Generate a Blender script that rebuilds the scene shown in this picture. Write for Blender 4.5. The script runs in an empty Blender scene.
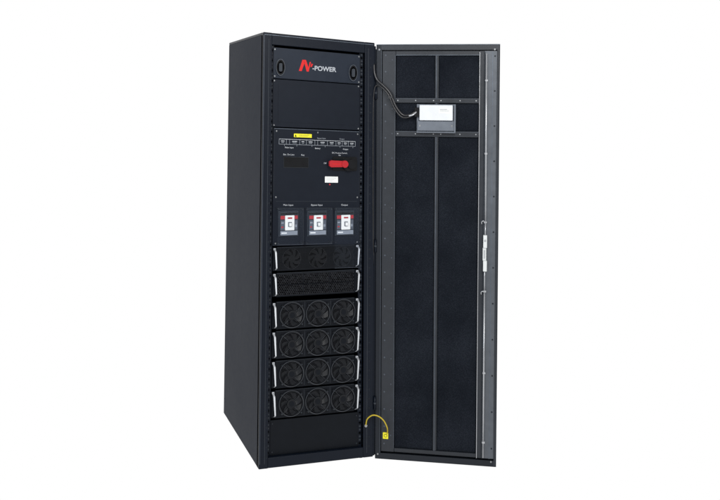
import bpy, bmesh, math, random
from mathutils import Vector, Matrix
random.seed(4)
scene=bpy.context.scene
scene.view_settings.view_transform='Standard'
scene.view_settings.look='None'
scene.view_settings.exposure=0

# ---------------------------------------------------------------- materials
def mat(name,col,rough=0.5,metal=0.0,spec=0.2,var=0.25,nscale=30,bump=0.0,bscale=600,coat=0.0,alpha=1.0,dust=0.0):
    m=bpy.data.materials.new(name); m.use_nodes=True
    nt=m.node_tree; N=nt.nodes; L=nt.links; b=N['Principled BSDF']
    tc=N.new('ShaderNodeTexCoord')
    n=N.new('ShaderNodeTexNoise'); n.inputs['Scale'].default_value=nscale; n.inputs['Detail'].default_value=6
    n2=N.new('ShaderNodeTexNoise'); n2.inputs['Scale'].default_value=2.0; n2.inputs['Detail'].default_value=2
    L.new(tc.outputs['Object'],n.inputs['Vector']); L.new(tc.outputs['Object'],n2.inputs['Vector'])
    add=N.new('ShaderNodeMath'); add.operation='ADD'; L.new(n.outputs['Fac'],add.inputs[0]); L.new(n2.outputs['Fac'],add.inputs[1])
    mr=N.new('ShaderNodeMapRange'); mr.inputs['From Min'].default_value=0.6; mr.inputs['From Max'].default_value=1.4
    L.new(add.outputs[0],mr.inputs['Value'])
    mx=N.new('ShaderNodeMix'); mx.data_type='RGBA'
    mx.inputs['A'].default_value=[c*(1-var) for c in col]+[1]; mx.inputs['B'].default_value=[min(1,c*(1+var)+dust) for c in col]+[1]
    L.new(mr.outputs[0],mx.inputs['Factor']); L.new(mx.outputs['Result'],b.inputs['Base Color'])
    mr2=N.new('ShaderNodeMapRange'); mr2.inputs['From Min'].default_value=0.6; mr2.inputs['From Max'].default_value=1.4
    rv=0.03 if 'coat' in name or 'paint' in name else 0.08
    mr2.inputs['To Min'].default_value=max(0.02,rough-rv); mr2.inputs['To Max'].default_value=min(1,rough+rv)
    L.new(add.outputs[0],mr2.inputs['Value']); L.new(mr2.outputs[0],b.inputs['Roughness'])
    b.inputs['Metallic'].default_value=metal
    b.inputs['Specular IOR Level'].default_value=spec
    b.inputs['Coat Weight'].default_value=coat
    b.inputs['Alpha'].default_value=alpha
    if bump>0:
        n3=N.new('ShaderNodeTexNoise'); n3.inputs['Scale'].default_value=bscale; n3.inputs['Detail'].default_value=2
        L.new(tc.outputs['Object'],n3.inputs['Vector'])
        bp=N.new('ShaderNodeBump'); bp.inputs['Strength'].default_value=bump; bp.inputs['Distance'].default_value=0.001
        L.new(n3.outputs['Fac'],bp.inputs['Height']); L.new(bp.outputs[0],b.inputs['Normal'])
    return m
M={}
M['side']=mat('side_powder_coat',(0.0036,0.0066,0.0138),0.40,spec=0.018,var=0.05,bump=0.10,bscale=900)
M['frame']=mat('frame_powder_coat',(0.0040,0.0064,0.0122),0.38,spec=0.15,var=0.1,bump=0.15)
M['edge']=mat('edge_highlight',(0.10,0.118,0.145),0.35,metal=0.6,spec=0.5)  # edge highlights put into colour, as pale strips along frame, panel and door
M['inside']=mat('cabinet_interior',(0.003,0.004,0.006),0.6,spec=0.05)
M['header']=mat('header_blue_grey',(0.0105,0.0155,0.0260),0.4,spec=0.18,var=0.1,bump=0.15)
M['panel']=mat('panel_paint',(0.0055,0.0080,0.0140),0.42,spec=0.14,var=0.1,bump=0.15)
M['module']=mat('module_black_plate',(0.0038,0.0051,0.0078),0.45,spec=0.12,var=0.2,bump=0.15)
M['vent']=mat('vent_plate_grey',(0.0105,0.0120,0.0150),0.5,spec=0.2,var=0.45,nscale=60)
M['hole']=mat('hole_black',(0.0012,0.0012,0.0016),0.8,spec=0.02)
M['fan']=mat('fan_plastic',(0.0058,0.0068,0.0088),0.38,spec=0.2,var=0.3)
M['fandim']=mat('fan_plastic_dim',(0.0066,0.0078,0.0103),0.5,spec=0.18,var=0.3)
M['guard']=mat('fan_guard_wire',(0.021,0.024,0.030),0.33,metal=0.1,spec=0.4)
M['silver']=mat('brushed_silver',(0.62,0.64,0.67),0.36,metal=0.45,spec=0.5,var=0.15)
M['screw']=mat('zinc_screw',(0.30,0.31,0.32),0.35,metal=0.6,spec=0.5)
M['slot']=mat('slot_grey',(0.027,0.032,0.040),0.5)
M['rim']=mat('rim_and_highlight_grey',(0.050,0.060,0.078),0.35,spec=0.4)
M['white']=mat('white_print',(0.50,0.52,0.55),0.6,var=0.05)
M['grey']=mat('grey_print',(0.24,0.26,0.29),0.6,var=0.05)
M['logo']=mat('logo_print',(0.36,0.38,0.41),0.6,var=0.05)
M['dimprint']=mat('dim_print',(0.08,0.09,0.11),0.6,var=0.05)
M['sticker']=mat('white_sticker',(0.72,0.73,0.72),0.6,var=0.04)
M['yellow']=mat('yellow_sticker',(0.72,0.66,0.03),0.5,var=0.05)
M['red']=mat('red_enamel',(0.36,0.010,0.016),0.35,spec=0.3,var=0.08)
M['logored']=mat('logo_red',(0.55,0.015,0.015),0.45,spec=0.2,var=0.08)
M['redbr']=mat('breaker_red',(0.36,0.022,0.03),0.4,spec=0.3,var=0.1)
M['blackpl']=mat('black_plastic',(0.0030,0.0034,0.0045),0.3,spec=0.2)
M['brk']=mat('breaker_grey_plastic',(0.020,0.026,0.036),0.4,spec=0.3)
M['brkl']=mat('breaker_light_grey_plastic',(0.20,0.22,0.25),0.42,spec=0.3)
M['brkw']=mat('breaker_pale_plastic',(0.74,0.74,0.70),0.45,var=0.04)
M['doorskin']=mat('door_powder_coat',(0.0084,0.0110,0.0160),0.36,spec=0.25,bump=0.15,var=.1)
M['stile']=mat('door_stile_paint',(0.0160,0.0192,0.0252),0.34,spec=0.35,var=0.15,bump=0.15)
M['rightstile']=mat('door_zinc_paint',(0.085,0.094,0.108),0.36,metal=0.35,spec=0.4,var=0.15)
M['steel']=mat('rod_steel',(0.42,0.43,0.45),0.30,metal=0.6,spec=0.5,var=0.1)
M['box']=mat('controller_case',(0.62,0.64,0.67),0.45,metal=0.0,var=0.06)
M['boxd']=mat('controller_bracket',(0.13,0.145,0.17),0.45,metal=0.2,var=0.12)
M['cable']=mat('cable_rubber',(0.010,0.010,0.012),0.3,spec=0.5)
M['wire']=mat('earth_wire_yellow',(0.45,0.34,0.03),0.45,var=0.15)
M['lock']=mat('latch_plastic',(0.60,0.62,0.62),0.4,var=0.05)
def clear():
    m=bpy.data.materials.new('clear_acrylic'); m.use_nodes=True; nt=m.node_tree; N=nt.nodes; L=nt.links; N.clear()
    o=N.new('ShaderNodeOutputMaterial'); mx=N.new('ShaderNodeMixShader'); t=N.new('ShaderNodeBsdfTransparent'); g=N.new('ShaderNodeBsdfGlossy')
    t.inputs['Color'].default_value=(.97,.98,1,1); g.inputs['Color'].default_value=(.75,.88,1,1); g.inputs['Roughness'].default_value=.30
    tc=N.new('ShaderNodeTexCoord'); sp=N.new('ShaderNodeSeparateXYZ'); mr=N.new('ShaderNodeMapRange')
    mr.inputs['From Min'].default_value=1.02; mr.inputs['From Max'].default_value=1.19; mr.inputs['To Min'].default_value=.0035; mr.inputs['To Max'].default_value=.010
    L.new(tc.outputs['Object'],sp.inputs[0]); L.new(sp.outputs['Z'],mr.inputs['Value']); L.new(mr.outputs[0],mx.inputs[0])
    L.new(t.outputs[0],mx.inputs[1]); L.new(g.outputs[0],mx.inputs[2]); L.new(mx.outputs[0],o.inputs[0]); return m
M['clear']=clear()
def foam():
    m=mat('perforated_foam',(0.012,0.014,0.019),0.8,spec=0.03)
    nt=m.node_tree;N=nt.nodes;L=nt.links;b=N['Principled BSDF']
    tc=N.new('ShaderNodeTexCoord')
    v=N.new('ShaderNodeTexVoronoi'); v.inputs['Scale'].default_value=300; v.inputs['Randomness'].default_value=0.8
    n=N.new('ShaderNodeTexNoise'); n.inputs['Scale'].default_value=5; n.inputs['Detail'].default_value=3
    L.new(tc.outputs['Object'],v.inputs['Vector']); L.new(tc.outputs['Object'],n.inputs['Vector'])
    mm=N.new('ShaderNodeMath'); mm.operation='MULTIPLY'; L.new(v.outputs['Distance'],mm.inputs[0]); L.new(n.outputs['Fac'],mm.inputs[1])
    cr=N.new('ShaderNodeValToRGB'); cr.color_ramp.elements[0].position=0.06; cr.color_ramp.elements[0].color=(0.0040,0.0052,0.0078,1)
    cr.color_ramp.elements[1].position=0.46; cr.color_ramp.elements[1].color=(0.0145,0.0172,0.0232,1)
    L.new(mm.outputs[0],cr.inputs['Fac']); L.new(cr.outputs['Color'],b.inputs['Base Color'])
    bp=N.new('ShaderNodeBump'); bp.inputs['Strength'].default_value=0.4; bp.inputs['Distance'].default_value=0.001
    L.new(v.outputs['Distance'],bp.inputs['Height']); L.new(bp.outputs[0],b.inputs['Normal'])
    return m
M['foam']=foam()

# ---------------------------------------------------------------- mesh builder
class MB:
    def __init__(s): s.v=[];s.f=[];s.m=[];s.sm=[];s.mats=[]
    def mi(s,k):
        if k not in s.mats: s.mats.append(k)
        return s.mats.index(k)
    def add(s,vs,fs,k,smooth=False):
        o=len(s.v); s.v+= [tuple(v) for v in vs]; i=s.mi(k)
        for f in fs: s.f.append([a+o for a in f]); s.m.append(i); s.sm.append(smooth)
    def frombm(s,bm,k,smooth=False):
        bm.verts.ensure_lookup_table(); bm.verts.index_update()
        s.add([v.co[:] for v in bm.verts],[[v.index for v in f.verts] for f in bm.faces],k,smooth); bm.free()
    def box(s,x0,x1,y0,y1,z0,z1,k,bev=0.0,seg=1):
        bm=bmesh.new(); bmesh.ops.create_cube(bm,size=1)
        for v in bm.verts: v.co=Vector(((x0+x1)/2+v.co.x*(x1-x0),(y0+y1)/2+v.co.y*(y1-y0),(z0+z1)/2+v.co.z*(z1-z0)))
        if bev>0: bmesh.ops.bevel(bm,geom=bm.edges[:]+bm.verts[:],offset=bev,segments=seg,affect='EDGES',profile=0.5)
        s.frombm(bm,k)
    def prism(s,poly,y0,y1,k):
        n=len(poly); vs=[(x,y0,z) for x,z in poly]+[(x,y1,z) for x,z in poly]
        fs=[list(range(n)),list(range(2*n-1,n-1,-1))]+[[i,i+n,(i+1)%n+n,(i+1)%n] for i in range(n)]
        s.add(vs,fs,k)
    def rrect(s,x0,x1,z0,z1,r,y0,y1,k,seg=6):
        p=[]
        for cx,cz,a0 in ((x1-r,z1-r,0),(x0+r,z1-r,90),(x0+r,z0+r,180),(x1-r,z0+r,270)):
            for i in range(seg+1):
                a=math.radians(a0+90*i/seg); p.append((cx+r*math.cos(a),cz+r*math.sin(a)))
        s.prism(p,y0,y1,k)
    def disc(s,cx,cz,r,y0,y1,k,seg=28,rx=None):
        rx=rx or r
        s.prism([(cx+rx*math.cos(2*math.pi*i/seg),cz+r*math.sin(2*math.pi*i/seg)) for i in range(seg)],y0,y1,k)
    def annulus(s,cx,cz,ri,ro,y0,y1,k,seg=32,sx=1.0):
        vs=[];fs=[]
        for i in range(seg):
            a=2*math.pi*i/seg; c,d=math.cos(a)*sx,math.sin(a)
            vs+=[(cx+ri*c,y0,cz+ri*d),(cx+ro*c,y0,cz+ro*d),(cx+ro*c,y1,cz+ro*d),(cx+ri*c,y1,cz+ri*d)]
        for i in range(seg):
            a=4*i;b=4*((i+1)%seg)
            for j in range(4): fs.append([a+j,a+(j+1)%4,b+(j+1)%4,b+j])
        s.add(vs,fs,k)
    def tube(s,pts,r,k,sub=6,seg=8):
        P=[Vector(p) for p in pts]; Q=[]
        if sub>1 and len(P)>2:
            E=[P[0]*2-P[1]]+P+[P[-1]*2-P[-2]]
            for i in range(1,len(E)-2):
                for j in range(sub):
                    t=j/sub; a,b,c,d=E[i-1],E[i],E[i+1],E[i+2]
                    Q.append(0.5*((2*b)+(c-a)*t+(2*a-5*b+4*c-d)*t*t+(3*b-a-3*c+d)*t**3))
            Q.append(P[-1])
        else: Q=P
        vs=[];fs=[];up=None
        for i,q in enumerate(Q):
            t=(Q[min(i+1,len(Q)-1)]-Q[max(i-1,0)]).normalized()
            if up is None: up=t.orthogonal().normalized()
            up=(up-t*up.dot(t)).normalized(); w=t.cross(up)
            for j in range(seg):
                a=2*math.pi*j/seg; vs.append(tuple(q+(up*math.cos(a)+w*math.sin(a))*r))
        for i in range(len(Q)-1):
            for j in range(seg): fs.append([i*seg+j,i*seg+(j+1)%seg,(i+1)*seg+(j+1)%seg,(i+1)*seg+j])
        fs.append(list(range(seg))); fs.append([len(vs)-1-j for j in range(seg)])
        s.add(vs,fs,k,True)
    def screw(s,x,z,y,r=0.004,k='screw'):
        s.disc(x,z,r,y-0.0025,y,k,12); s.prism([(x-r*.7,z-.0005),(x+r*.7,z-.0005),(x+r*.7,z+.0005),(x-r*.7,z+.0005)],y-0.003,y-0.0024,'hole')
    def text(s,t,x,z,y,h,k,bold=0.0,align='CENTER',width=None,shear=0):
        c=bpy.data.curves.new('t','FONT'); c.body=t; c.size=h*1.38; c.align_x=align; c.align_y='CENTER'; c.offset=bold; c.extrude=0.0004; c.shear=shear
        o=bpy.data.objects.new('t',c); scene.collection.objects.link(o)
        dg=bpy.context.evaluated_depsgraph_get(); me=bpy.data.meshes.new_from_object(o.evaluated_get(dg))
        xs=[v.co.x for v in me.vertices]; sc=1
        if width: sc=width/(max(xs)-min(xs))
        s.add([(x+v.co.x*sc,y-v.co.z,z+v.co.y) for v in me.vertices],[list(p.vertices) for p in me.polygons],k)
        bpy.data.objects.remove(o); bpy.data.curves.remove(c); bpy.data.meshes.remove(me)
    def shear(s,fn): s.v=[fn(v) for v in s.v]
    def mesh(s,name):
        me=bpy.data.meshes.new(name); me.from_pydata(s.v,[],s.f)
        for k in s.mats: me.materials.append(M[k])
        for p,i,sm in zip(me.polygons,s.m,s.sm): p.material_index=i; p.use_smooth=sm
        bm=bmesh.new(); bm.from_mesh(me); bmesh.ops.recalc_face_normals(bm,faces=bm.faces[:]); bm.to_mesh(me); bm.free()
        me.update(); return me
def obj(name,data,parent=None,loc=(0,0,0)):
    o=bpy.data.objects.new(name,data); scene.collection.objects.link(o); o.location=loc
    if parent: o.parent=parent
    return o

# ---------------------------------------------------------------- dimensions
GZ=-0.014
W=0.595; H=2.0; DT=0.785; DB=0.800
PY=0.020          # face of the rack panels
cab=obj('equipment_cabinet',None); cab.location=(0,0,GZ)
cab['label']='tall black power cabinet with its front door swung open'
cab['category']='cabinet'
FX=[(0,0),(.05,.0435),(.07,.0597),(.53,.4945),(.5428,.512),(.595,.563)]   # drawing widths -> built widths (19 inch rack)
def fx(x):
    if x<=0: return x
    for (a,p),(b,q) in zip(FX,FX[1:]):
        if x<=b: return p+(q-p)*(x-a)/(b-a)
    return x-.032
def lean(x,z): return z+(max(z,0)/H)**2*(.019-.036*x/.563)     # the carcass sags slightly to the hinge side
def C(name,mb,loc=(0,0,0),parent=None,**kw):
    if isinstance(mb,MB):
        if abs(loc[0])<1e-9: mb.shear(lambda v:(fx(v[0]),v[1],v[2]))
        if abs(loc[0])+abs(loc[2])<1e-9: mb.shear(lambda v:(v[0],v[1],lean(v[0],v[2])))
    if abs(loc[0])+abs(loc[2])>1e-9:
        X=fx(loc[0]); loc=(X,loc[1],lean(X if X else .28,loc[2]))
    me=mb if isinstance(mb,bpy.types.Mesh) else mb.mesh(name)
    if parent is None: o=obj(name,me,cab,(loc[0],loc[1],loc[2]-GZ))
    else: o=obj(name,me,parent,loc)
    for k,v in kw.items(): o[k]=v
    return o
def Csub(name,me,loc,parent): return obj(name,me,parent,(fx(loc[0]),loc[1],loc[2]))
Z0=-0.002
def slant(v):
    x,y,z=v
    if y>0.2: y=y+(DB-DT)*(1-z/H)
    return (x,y,z)
# carcass
b=MB()
b.box(0.004,0.010,0.03,DT-0.004,Z0+.004,H-0.004,'inside')
b.box(W-0.010,W-0.001,0.035,DT-0.004,Z0+.004,H-0.004,'frame')
b.box(0.010,W-0.010,DT-0.010,DT-0.002,Z0+.004,H-0.004,'inside')
b.box(0.0,W,0.036,DT,H-0.012,H,'frame',0.003,2)
b.box(0.004,W-.004,0.036,DT-.002,Z0,Z0+0.012,'frame')
b.shear(slant); C('shell',b)
b=MB(); b.box(0.0,0.0035,0.014,DT,Z0+0.002,H-0.0125,'side',0.0012,2)
for yy,zz in ((DT-0.016,1.93),(DT-0.016,1.05),(DT-0.016,0.08)): b.box(-0.0015,0,yy-.004,yy+.004,zz-.004,zz+.004,'slot',.0008)
b.shear(slant); C('side_panel',b)
# front frame
b=MB()
b.box(0.0,0.050,0.0,0.012,Z0,H,'frame',0.0035,3)
b.box(0.0,0.012,0.0121,0.036,Z0+.002,H-.002,'frame')
b.box(0.543,W,0.0,0.012,Z0,H,'frame',0.0035,3)
b.box(W-.012,W-.0005,0.0121,0.036,Z0+.002,H-.002,'frame')
b.box(0.0502,0.5428,0.001,0.036,1.945,H-.0005,'frame',0.002,2)
b.box(0.0502,0.5428,0.001,0.036,Z0+.001,0.046,'frame',0.002,2)
b.box(0.05,0.53,0.03,0.034,1.9449,1.946,'frame')
b.box(0.006,W-.006,-0.0008,0.001,H-0.012,H-0.0095,'edge')
b.box(0.0035,0.0060,-0.0008,0.001,0.02,H-0.012,'rim')  # highlight on the post's rounded edge, drawn as a lighter strip
b.box(0.030,0.0325,-0.0006,0.001,0.02,H-.03,'slot')
b.box(0.560,0.5625,-0.0006,0.001,0.02,H-.03,'slot')
for x in (0.041,0.572):
    for i in range(43):
        z=0.05+i*0.0445
        b.disc(x,z,0.0032,-0.0012,0.0002,'slot',10)
        b.disc(x,z,0.0020,-0.0016,-0.001,'hole',8)
C('frame',b)
b=MB(); b.box(W,.6035,.004,.030,Z0+.004,H-.016,'frame',.001); b.box(.6036,.612,.010,.034,Z0+.006,H-.03,'inside'); C('hinge_flange',b)
for nm,x0,x1,hx in (('mounting_rail',0.0502,0.070,0.0585),('mounting_rail',0.526,0.5428,0.536)):
    b=MB(); b.box(x0,x1,0.024,0.030,0.046,1.945,'frame')
    z=0.06; i=0
    while z<1.94:
        b.rrect(hx-.0035,hx+.0035,z-.004,z+.004,.001,0.0225,0.024,'slot' if i%3 else 'hole',2)
        z+=0.0159; i+=1
    C(nm,b)

# ---------------- header
b=MB(); b.rrect(0.062,0.527,1.790,1.934,0.006,PY-0.004,PY+.01,'header')
b.rrect(0.0645,0.5245,1.7925,1.9315,0.005,PY-0.006,PY-.004,'header')
for x,z in ((0.070,1.925),(0.520,1.925),(0.070,1.799),(0.520,1.799)): b.screw(x,z,PY-.006,0.0035)
hd=C('header_panel',b)
hb=MB()
hb.annulus(0,0,0.037,0.040,-0.009,0,'rim',40,sx=0.56)
hb.annulus(0,0,0.029,0.037,-0.008,0,'blackpl',40,sx=0.56)
hb.disc(0,0,0.029,-0.002,0.0,'hole',30,rx=0.0162)
hb.rrect(-0.008,0.008,-0.020,0.020,0.006,-0.012,-.002,'slot')
hm=hb.mesh('handle')
for x in (0.099,0.487): C('handle',hm,(x,PY-.006,1.842),hd)
b=MB(); y=PY-.0068
def P(pl): b.prism([(0.197+px*0.00098,1.832+pz*0.00098) for px,pz in pl],y,y+.0009,'logored')
P([(0,0),(15,0),(31,42),(24,56),(19,56)])
P([(25,56),(38,56),(52,20),(58,48),(65,48),(53,0),(42,0)])
P([(62,24),(70,24),(76,38),(68,41)])
b.text('-POWER',0.332,1.850,y+.0004,0.0225,'logo',0.0008,width=0.128,shear=0)
C('logo',b,(0,0,0),hd)

# ---------------- blank panels
b=MB(); b.box(0.062,0.527,PY-.002,PY+.01,1.562,1.786,'panel',0.0015,2)
b.rrect(0.092,0.500,1.585,1.762,0.004,PY-0.0034,PY-.002,'panel')
for x,z in ((0.070,1.778),(0.520,1.778),(0.070,1.570),(0.520,1.570)): b.screw(x,z,PY-.002,0.0035)
C('blank_panel',b)
b=MB(); b.box(0.068,0.530,PY+.001,PY+.01,0.047,0.207,'module',0.0006,1)
for x in (.079,.519):
    for z in (.062,.192): b.screw(x,z,PY+.001,0.0032,'slot')
C('blank_panel',b)

# ---------------- distribution panel
F=PY-.006
b=MB(); b.box(0.068,0.528,F,PY+.01,1.008,1.558,'panel',0.002,2)
b.box(0.071,0.525,F-.0006,F+.001,1.5535,1.5555,'edge')
b.box(0.0695,0.0707,F-.0006,F+.001,1.24,1.5535,'slot'); b.box(0.5255,0.5265,F-.0006,F+.001,1.24,1.5535,'slot')
for x in (.083,.30,.515): b.screw(x,1.543,F,0.0035)
for x in (.083,.515):
    for z in (1.235,1.020): b.screw(x,z,F,0.0035)
y=F-.0006
def ln(x0,z0,x1,z1,k='white',w=.0008):
    if x0==x1: b.box(x0-w,x0+w,y,F+.0002,min(z0,z1),max(z0,z1),k)
    else: b.box(min(x0,x1),max(x0,x1),y-.0001,F+.0002,z0-w,z0+w,k)
ln(.097,1.506,.503,1.506); ln(.097,1.482,.503,1.482,'grey')
for i,x in enumerate((.097,.135,.152,.205,.24,.285,.30,.352,.398,.432,.465,.503)): ln(x,1.482,x,1.506,'grey')
for x,w in ((.116,.018),(.178,.026),(.222,.014),(.262,.02),(.326,.022),(.375,.02),(.415,.016),(.449,.016),(.484,.018)):
    ln(x-w/2,1.497,x+w/2,1.497,'white',.0014); ln(x-w*.4,1.490,x+w*.4,1.490,'grey',.0012)
for x in (.125,.19,.27,.34,.42,.49): ln(x,1.482,x,1.474,'grey')
b.text('Bypass Input',.32,1.516,y,.0065,'grey'); b.text('Output',.43,1.516,y,.0065,'grey')
b.text('Mains Input',.15,1.467,y,.0070,'white'); b.text('Battery',.30,1.467,y,.0070,'white'); b.text('Output',.45,1.467,y,.0070,'white')
b.text('Bat. On Line',.148,1.434,y,.0082,'white',-.0001); b.text('Key',.222,1.434,y,.0082,'white',-.0001)
b.text('DC Protect Switch',.418,1.448,y,.0078,'white',-.0001); b.text('On',.418,1.437,y,.0068,'white'); b.text('Off',.340,1.397,y,.0075,'white')
b.text('Main Input',.148,1.198,y,.0088,'white',-.0001); b.text('Bypass Input',.298,1.198,y,.0088,'white',-.0001); b.text('Output',.446,1.198,y,.0088,'white',-.0001)
b.box(.084,.514,y+.0002,F+.0002,1.2150,1.2162,'slot')
dist=C('distribution_panel',b)
b=MB(); b.rrect(.174,.268,1.517,1.534,.001,F-.0014,F,'yellow',2); b.prism([(.178,1.519),(.188,1.519),(.183,1.531)],F-.0016,F-.0013,'blackpl')
for i in range(2): b.box(.200,.255-.008*i,F-.0016,F-.0013,1.5275-.005*i,1.5286-.005*i,'brk')
C('warning_sticker',b,(0,0,0),dist)
b=MB(); b.rrect(.340,.410,1.305,1.334,.001,F-.0014,F,'sticker',2)
for i in range(3): b.box(.347,.400-.01*i,F-.0016,F-.0013,1.3268-.007*i,1.3278-.007*i,'boxd')
b.disc(.366,1.296,.004,F-.0018,F-.0003,'redbr',12)
C('rating_sticker',b,(0,0,0),dist)
b=MB() # display window
b.rrect(.122,.252,1.374,1.424,.003,F-.0016,F,'blackpl'); 
for (x0,x1,z0,z1) in ((.122,.252,1.4230,1.4242),(.122,.252,1.373,1.3742),(.1215,.1225,1.373,1.4242),(.2515,.2525,1.373,1.4242)):
    b.box(x0,x1,F-.0026,F-.0015,z0,z1,'slot')
C('display_window',b,(0,0,0),dist)
# rotary switch
SZ=1.397
b=MB()
b.rrect(.380,.512,SZ-.034,SZ+.034,.008,F-.004,F,'blackpl')
b.disc(.462,SZ,.034,F-.020,F-.004,'blackpl',36)
b.disc(.474,SZ,.023,F-.032,F-.004,'blackpl',30)
C('rotary_switch',b,(0,0,0),dist)
b=MB()
b.prism([(.352,SZ+.010),(.362,SZ+.0165),(.42,SZ+.0145),(.446,SZ+.0145),(.454,SZ),(.446,SZ-.0145),(.42,SZ-.0145),(.362,SZ-.0165),(.352,SZ-.010)],F-.036,F-.021,'red')
b.disc(.434,SZ,.0170,F-.040,F-.020,'red',28)
b.box(.368,.418,F-.0366,F-.035,SZ-.0015,SZ+.0015,'logored')
C('switch_handle',b,(0,0,0),dist)
# breakers
b=MB()
b.box(-.050,.048,-.006,0,-.060,.060,'brk',.0015,1)
b.box(-.045,.043,-.014,-.006,-.056,.055,'brk',.003,2)
b.box(-.043,.041,-.0150,-.0135,.043,.052,'blackpl')
b.box(-.043,-.021,-.0155,-.0135,.022,.038,'redbr'); b.box(.023,.041,-.0155,-.0135,.022,.038,'redbr')
b.box(-.022,.024,-.022,-.0135,-.030,.040,'brkw',.003,2)
b.box(-.042,-.023,-.0152,-.0135,-.028,.016,'dimprint'); b.box(.025,.040,-.0152,-.0135,-.028,.016,'dimprint')
b.box(-.039,-.027,-.0158,-.0150,.002,.008,'grey'); b.box(-.039,-.029,-.0158,-.0150,-.018,-.012,'redbr'); b.box(.028,.037,-.0158,-.0150,-.016,-.004,'brkl')
b.box(-.043,.041,-.0156,-.0135,-.053,-.033,'brkl',.001); b.box(-.038,-.012,-.0162,-.0150,-.045,-.040,'sticker')
bm1=b.mesh('circuit_breaker')
t=MB(); t.box(-.005,.007,-.036,-.022,-.010,.006,'brkw',.003,2); t.box(-.008,.010,-.0228,-.0215,-.013,.009,'boxd')
t.box(-.010,.012,-.0226,-.0216,.024,.031,'redbr')
tm=t.mesh('toggle')
for x in (.150,.300,.446):
    C('circuit_breaker',bm1,(x,F,1.112),dist)
    C('breaker_toggle',tm,(x,F,1.112),dist)
for (x0,x1,z0,z1,yy) in ((.082,.215,1.020,1.188,-.040),(.230,.366,1.020,1.188,-.040),(.380,.518,.905,1.188,-.043)):
    g=MB(); g.box(x0,x1,F+yy-.002,F+yy,z0,z1,'clear',.0008)
    for xx in (x0+.005,x1-.005):
        for zz in (max(z0,1.02)+.005,z1-.005): g.disc(xx,zz,.002,F+yy-.004,F,'slot',8)
    g.box(x0,x1,F+yy-.0024,F+yy+.0003,z0-.0005,z0+.0005,'rim'); g.box(x0,x1,F+yy-.0024,F+yy+.0003,z1-.0005,z1+.0005,'slot')
    g.box(x1-.0005,x1+.0005,F+yy-.0024,F+yy+.0003,z0,z1,'slot')
    C('clear_cover',g,(0,0,0),dist)

# ---------------- modules
def blades(b,cx,R,k,ya=-.0105,yb=-.0025,nb=7,r0=.020):
    for i in range(nb):
        a0=2*math.pi*i/nb; vs=[];n=6
        for j in range(n):
            t=j/(n-1); r=r0+t*(R-.0045-r0); sw=a0+0.55*t
            wd=0.38
            for sgn,yy in ((-1,ya),(1,yb)):
                vs.append((cx+r*math.cos(sw+sgn*wd*(.9-.20*t)),yy,r*math.sin(sw+sgn*wd*(.9-.20*t))))
        b.add(vs,[[2*j,2*j+1,2*j+3,2*j+2] for j in range(n-1)],k,True)
def fanmesh(rot):
    b=MB(); R=.0575
    b.annulus(0,0,R-.001,R+.0035,-.007,0,'guard',44)
    b.disc(0,0,R-.001,-.0012,0,'hole',44)
    blades(b,0,R-.002,'fan')
    c0,s0=math.cos(rot),math.sin(rot); b.shear(lambda v:(v[0]*c0-v[2]*s0,v[1],v[0]*s0+v[2]*c0))
    b.disc(0,0,.0205,-.012,-.001,'fan',28)
    b.disc(0,0,.013,-.0128,-.0118,'module',24)
    for r in (.022,.0285,.035,.0415,.048,.0545): b.annulus(0,0,r-.0005,r+.0005,-.0155,-.0143,'guard',36)
    for q in range(4):
        a=math.pi/4+q*math.pi/2; c,s_=math.cos(a),math.sin(a)
        b.tube([(c*.018,-.0148,s_*.018),(c*.062,-.0148,s_*.062)],.0009,'guard',sub=1,seg=6)
        b.disc(c*.067,s_*.067*.9,.0055,-.0060,-.0005,'fan',14)
        b.disc(c*.067,s_*.067*.9,.0028,-.0165,-.001,'slot',10)
    return b.mesh('fan')
FMS=[fanmesh(r) for r in (0,.31,.63)]
def earmesh(sign,h):
    b=MB(); hh=h/2
    x=lambda v: v*sign
    def bx(a,c,y0,y1,z0,z1,k,bv=.0008): b.box(min(x(a),x(c)),max(x(a),x(c)),y0,y1,z0,z1,k,bv)
    bx(0,.019,-.002,.004,-hh+.002,hh-.002,'module')
    zt,zb=hh-.006,-hh+.006
    # folded flat bar: foot, straight angled grip, foot
    st=[(0,-.003),(.10,-.026),(.14,-.030),(.86,-.030),(.90,-.026),(1,-.003)]
    vs=[]
    for t,yy in st:
        z=zb+(zt-zb)*t; xo=.0105-.0085*t; wd=.0052+.0034*t
        vs+= [(x(xo),yy,z),(x(xo+wd),yy-.001,z),(x(xo+wd),yy+.004,z),(x(xo),yy+.004,z)]
    fs=[]; n=len(st)-1
    for i in range(n):
        a=4*i; c=a+4
        for j in range(4): fs.append([a+j,a+(j+1)%4,c+(j+1)%4,c+j])
    fs+=[[0,1,2,3],[4*n+3,4*n+2,4*n+1,4*n]]
    b.add(vs,fs,'silver')
    bx(.002,.013,-.0075,-.001,hh-.014,hh-.004,'silver')
    b.disc(x(.008),hh-.009,.0026,-.0095,-.007,'boxd',10)
    return b.mesh('handle')
fi=0
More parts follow.
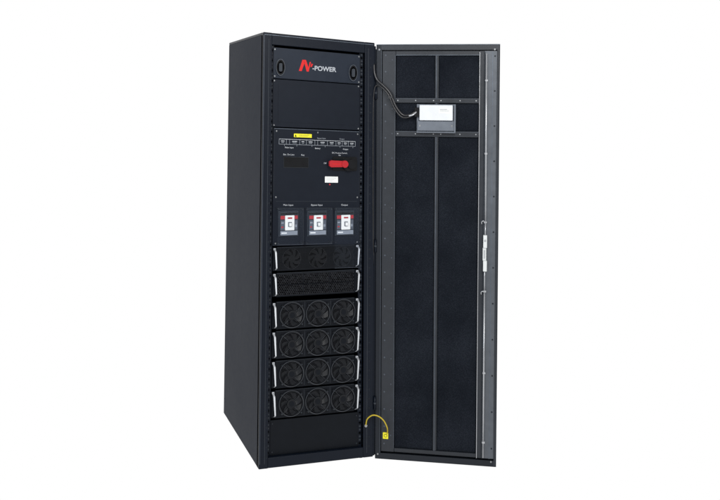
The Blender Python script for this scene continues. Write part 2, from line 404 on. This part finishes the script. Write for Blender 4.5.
def module(name,zc,h,kind):
    global fi
    b=MB()
    b.box(.092,.506,-.002,.010,-h/2,h/2,'module',.002,2)
    b.box(.094,.504,-.0026,-.0015,h/2-.003,h/2-.0018,'slot')
    if kind=='fan':
        for x in (.2405,.376): b.box(x-.0008,x+.0008,-.0028,-.0018,-h/2+.006,h/2-.006,'slot')
    elif kind=='slots':
        b.box(.100,.498,-.0035,-.0015,-h/2+.008,h/2-.008,'vent')
        rows=12; zt=h/2-.013; dz=(h-.026)/(rows-1)
        for r in range(rows):
            n=38
            for i in range(n):
                xx=.105+i*(.388/(n-1))+(.0025 if r%2 else -.0025)+random.uniform(-.0009,.0009)
                q=random.uniform(.75,1.15)
                b.rrect(xx-.0042*q,xx+.0042*q,zt-r*dz-.0028*q,zt-r*dz+.0028*q,.0021*min(1,q),-.0041,-.003,'hole',2)
        b.box(.100,.498,-.005,-.0035,-.0015,.0015,'module'); 
        b.box(.23,.234,-.005,-.0035,-h/2+.008,h/2-.008,'module'); b.box(.366,.370,-.005,-.0035,-h/2+.008,h/2-.008,'module')
    elif kind=='mesh':
        for cx in (.170,.306,.436):
            b.annulus(cx,0,.046,.048,-.0034,-.0015,'guard',36)
            b.disc(cx,0,.0455,-.0026,-.0015,'hole',36)
            blades(b,cx,.050,'fandim',-.0046,-.0030,7,.017)
            b.disc(cx,0,.017,-.0048,-.002,'fandim',24)
        nx,nz=58,13
        for i in range(nx+1): 
            xx=.108+i*(.384/nx); b.box(xx-.0006,xx+.0006,-.0062,-.0056,-.047,.047,'fandim')
        for j in range(nz+1):
            zz=-.047+j*(.094/nz); b.box(.108,.492,-.0060,-.0054,zz-.0006,zz+.0006,'fandim')
    o=C(name,b,(0,PY,zc))
    Csub('handle',EAR[(1,kind)],(.072,0,0),o); Csub('handle',EAR[(-1,kind)],(.526,0,0),o)
    if kind=='fan':
        for x in (.173,.309,.443): Csub('fan',FMS[fi%3 if fi%2 else (fi*2)%3],(x,-.002,0),o); fi+=1
    return o
EAR={}
for s_ in (1,-1):
    EAR[(s_,'fan')]=earmesh(s_,.126); EAR[(s_,'slots')]=earmesh(s_,.112); EAR[(s_,'mesh')]=earmesh(s_,.112)
module('bypass_module',.949,.112,'mesh')
module('vent_module',.829,.112,'slots')
for zc in (.687,.551,.415,.279): module('power_module',zc,.128,'fan')
for x in (.05,.545):
    for yy in (.05,.72):
        b=MB(); b.tube([(0,0,GZ),(0,0,GZ+.0065)],.018,'blackpl',sub=1,seg=16); b.tube([(0,0,GZ+.006),(0,0,GZ+.013)],.006,'screw',sub=1,seg=10)
        C('levelling_foot',b,(x,yy,0))

# ---------------------------------------------------------------- door
A=0.464; DW=0.601; ZT=1.976; ZB=-0.011; SU=1.0245
door=None
def ds(v):
    x,y,z=v
    if x<.584: x=x*SU-(.002 if x>.02 else 0)
    return (x-0.027*(x/DW)*(1-z/ZT),y,z)
def D(name,b,parent=True,**kw):
    global door
    b.shear(ds); me=b.mesh(name)
    if not parent:
        o=obj(name,me,cab,(0.572,0,-GZ)); o.rotation_euler=(0,0,-A)
    else: o=obj(name,me,door)
    for k,v in kw.items(): o[k]=v
    return o
b=MB()
w_=.5835
b.box(0,w_,.030,.034,ZB,ZT,'doorskin',.001)
b.box(0,.004,0,.030,ZB,ZT,'doorskin',.001); b.box(w_-.004,w_,0,.030,ZB,ZT,'doorskin',.001)
b.box(.004,w_-.004,0,.030,ZT-.004,ZT,'doorskin',.001); b.box(.004,w_-.004,0,.030,ZB,ZB+.004,'doorskin',.001)
b.box(.004,.026,0,.002,ZB+.004,ZT-.004,'doorskin'); b.box(w_-.012,w_-.004,0,.002,ZB+.004,ZT-.004,'stile')
b.box(.026,w_-.012,0,.002,ZT-.028,ZT-.004,'stile'); b.box(.026,w_-.012,0,.002,ZB+.004,ZB+.028,'doorskin')
b.box(.001,w_-.001,-.0008,0,ZT-.003,ZT-.001,'edge'); b.box(.0255,.0275,-.0008,.001,ZB+.03,ZT-.03,'rim')
for z in (1.950,.012):
    b.screw(.559,z,0,.004); b.screw(.014,z,0,.004)
door=D('door',b,parent=False,label='open door leaf lined with dark foam panels')
b=MB()
b.box(.030,.094,.008,.028,.022,1.944,'stile',.0015)
b.box(.488,.512,.006,.028,.022,1.944,'stile',.0015)
b.box(.5122,.572,.007,.028,.022,1.944,'rightstile',.0015)
b.box(.094,.488,.010,.028,1.921,1.944,'stile',.0015)
b.box(.094,.488,.010,.028,.022,.040,'stile',.0015)
b.box(.094,.488,.009,.028,1.690,1.714,'stile',.0015)
b.box(.094,.488,.009,.028,1.526,1.554,'stile',.0015)
b.box(.281,.299,.012,.028,.040,1.921,'stile',.0015)
b.box(.2865,.2885,.0108,.0125,.040,1.921,'edge')
b.box(.0910,.0930,.0068,.0085,.040,1.921,'rim'); b.box(.489,.4915,.0048,.0065,.022,1.938,'steel')
b.box(.5135,.5165,.0058,.0075,.022,1.938,'slot')
b.box(.549,.5515,.0058,.0075,.022,1.938,'edge')
b.box(.094,.488,.0082,.0095,1.7105,1.7125,'rim'); b.box(.094,.488,.0082,.0095,1.5505,1.5525,'rim'); b.box(.094,.488,.0092,.0105,1.9222,1.9242,'edge')
for i in range(24): b.disc(.046,.06+i*.081,.004,.0066,.0081,'rim',10)
for i in range(16): b.disc(.078,.10+i*.12,.003,.0066,.0081,'rim',10)
for i in range(12): b.disc(.561,.07+i*.168,.004,.0058,.0073,'doorskin',10)
for x in (.105,.19,.275,.31,.40,.475):
    for z in (1.702,1.540): b.disc(x,z,.003,.0078,.0092,'screw',10)
D('door_frame',b)
for x0,x1,z0,z1 in ((.094,.281,1.714,1.921),(.299,.488,1.714,1.921),(.094,.281,1.554,1.690),(.299,.488,1.554,1.690),(.094,.281,.040,1.526),(.299,.488,.040,1.526)):
    b=MB(); b.box(x0+.001,x1-.001,.020,.029,z0+.001,z1-.001,'foam',.002,2); D('foam_panel',b)
# controller box
b=MB()
b.box(.196,.378,-.004,.012,1.550,1.684,'boxd',.002,2)
b.box(.210,.366,-.026,-.004,1.606,1.680,'box',.003,2)
b.box(.200,.374,-.014,-.003,1.556,1.603,'boxd',.002,2)
b.box(.300,.360,-.0268,-.0255,1.640,1.668,'sticker')
b.box(.306,.340,-.0273,-.0265,1.658,1.6600,'boxd'); b.box(.306,.350,-.0273,-.0265,1.651,1.6525,'boxd')
b.box(.186,.21,-.022,-.004,1.622,1.668,'blackpl',.002,2)
b.box(.196,.380,-.018,.0,1.546,1.551,'boxd',.001)
for x in (.212,.362): b.screw(x,1.580,-.014,.004)
b.box(.372,.380,-.020,.0,1.551,1.684,'boxd',.001)
D('controller_box',b)
b=MB()
b.tube([(.195,-.014,1.650),(.165,-.020,1.632),(.13,-.020,1.632),(.098,-.022,1.672),(.070,-.020,1.735),(.035,-.018,1.775),(.006,-.014,1.800),(-.008,-.010,1.835),(-.012,0.0,1.88)],.0058,'cable')
b.tube([(.195,-.016,1.640),(.163,-.024,1.622),(.125,-.026,1.622),(.090,-.026,1.665),(.062,-.024,1.728),(.030,-.020,1.764),(.004,-.015,1.775),(-.010,-.010,1.74),(-.014,-.008,1.6),(-.013,-.008,1.2),(-.011,0,.9)],.0036,'cable')
b.tube([(.195,-.020,1.646),(.178,-.030,1.632),(.160,-.028,1.627)],.004,'steel')
b.box(.062,.082,-.030,.008,1.712,1.720,'cable')
D('cable',b)
# lock rod + latch
b=MB()
b.tube([(.521,-.006,.03),(.521,-.006,.80)],.0038,'steel',sub=1); b.tube([(.523,-.006,1.12),(.521,-.006,1.93)],.0038,'steel',sub=1)
b.tube([(.521,-.006,.80),(.521,-.006,.92)],.0030,'steel',sub=1); b.tube([(.522,-.006,1.04),(.523,-.006,1.12)],.0030,'steel',sub=1)
for z in (.10,.42,.80,1.125,1.45,1.80):
    b.box(.515,.529,-.010,.007,z-.005,z+.005,'steel',.002)
D('lock_rod',b)
b=MB()
b.box(.513,.531,-.020,.007,1.005,1.065,'lock',.003,2); b.box(.513,.531,-.020,.007,.895,.945,'lock',.003,2); b.box(.511,.528,-.012,.007,.944,1.006,'lock',.003,2)
b.box(.516,.522,-.0135,-.0115,.955,.995,'steel'); b.disc(.522,1.040,.005,-.0225,-.0195,'steel',16)
D('latch',b)
for z in (1.125,.795):
    b=MB(); b.tube([(.523,-.010,z),(.512,-.014,z+.007),(.505,-.012,z+.001),(.506,-.010,z-.008)],.0022,'steel'); D('rod_hook',b)
b=MB(); b.rrect(.040,.066,.082,.112,.002,.0058,.008,'yellow',2); b.disc(.053,.097,.008,.0052,.0062,'blackpl',14); b.disc(.053,.097,.006,.0048,.0056,'yellow',14); D('earth_sticker',b)
for z in (.25,1.0,1.75):
    b=MB(); b.tube([(0,0,-.03),(0,0,.03)],.006,'frame',sub=1,seg=12); b.tube([(0,0,-.004),(0,0,.004)],.0066,'slot',sub=1,seg=12)
    C('hinge',b,(.601,-.004,z))
b=MB()
ca,sa=math.cos(A),math.sin(A)
def dw(u,n,z): return (.604+u*ca+n*sa, -u*sa+n*ca, z)
b.tube([(.555,-.002,.150),(.556,-.02,.185),(.575,-.04,.207),dw(.02,-.05,.205),dw(.045,-.045,.185),dw(.060,-.03,.150),dw(.060,0,.118),dw(.056,.008,.105)],.0032,'wire')
b.disc(.555,.148,.007,-.005,.0,'screw',12)
C('earth_wire',b)

# ---------------------------------------------------------------- setting
def ground():
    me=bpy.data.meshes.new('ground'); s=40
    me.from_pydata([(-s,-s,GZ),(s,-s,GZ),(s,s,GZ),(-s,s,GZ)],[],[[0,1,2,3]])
    m=bpy.data.materials.new('glowing_white_ground'); m.use_nodes=True; nt=m.node_tree
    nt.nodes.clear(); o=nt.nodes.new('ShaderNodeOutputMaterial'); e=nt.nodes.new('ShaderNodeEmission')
    e.inputs['Color'].default_value=(1,1,1,1); e.inputs['Strength'].default_value=1.0; nt.links.new(e.outputs[0],o.inputs[0])  # ground glows by itself, an even white that takes no shadow
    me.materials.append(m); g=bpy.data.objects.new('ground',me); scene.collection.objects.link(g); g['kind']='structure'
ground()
w=bpy.data.worlds.new('World'); scene.world=w; w.use_nodes=True; nt=w.node_tree; bg=nt.nodes['Background']
tc=nt.nodes.new('ShaderNodeTexCoord'); sp=nt.nodes.new('ShaderNodeSeparateXYZ'); mr=nt.nodes.new('ShaderNodeMapRange')
mr.inputs['From Min'].default_value=-.5; mr.inputs['From Max'].default_value=0.1; mr.inputs['To Min'].default_value=.40; mr.inputs['To Max'].default_value=1.0
nt.links.new(tc.outputs['Generated'],sp.inputs[0]); nt.links.new(sp.outputs['Y'],mr.inputs['Value']); nt.links.new(mr.outputs[0],bg.inputs['Strength'])
bg.inputs['Color'].default_value=(1,1,1,1)
def area(loc,tgt,size,sy,e,col=(1,1,1)):
    l=bpy.data.lights.new('added_area_light','AREA'); l.shape='RECTANGLE'; l.size=size; l.size_y=sy; l.energy=e; l.color=col  # area lights added for highlights and shading on the cabinet
    o=bpy.data.objects.new('added_area_light',l); scene.collection.objects.link(o); o.location=loc
    o.rotation_euler=(Vector(tgt)-Vector(loc)).to_track_quat('-Z','Y').to_euler()
area((0.2,-4.2,3.4),(.6,0,1.2),1.6,1.6,140,(1,.99,.97))
area((-2.6,-3.2,2.6),(.8,-.1,1.3),.9,1.8,60,(.86,.93,1))
area((-3.2,1.2,2.6),(0,.4,1.3),1.2,1.6,20,(.70,.84,1))

# ---------------------------------------------------------------- camera
cx,cy,cz,yaw,pitch,roll,f=-1.031,-4.134,1.664,.299,-.058,.008,902.089
sx,sy=-47.52,-194.927
fw=Vector((math.sin(yaw)*math.cos(pitch),math.cos(yaw)*math.cos(pitch),-math.sin(pitch)))
r0=Vector((math.cos(yaw),-math.sin(yaw),0)); u0=r0.cross(fw)
r=r0*math.cos(roll)+u0*math.sin(roll); u=r.cross(fw)
cd=bpy.data.cameras.new('camera'); co=bpy.data.objects.new('camera',cd); scene.collection.objects.link(co)
co.matrix_world=Matrix(((r.x,u.x,-fw.x,cx),(r.y,u.y,-fw.y,cy),(r.z,u.z,-fw.z,cz),(0,0,0,1)))
cd.sensor_width=36; cd.lens=f/720*36; cd.shift_x=-sx/720; cd.shift_y=sy/720
cd.clip_end=500
scene.camera=co
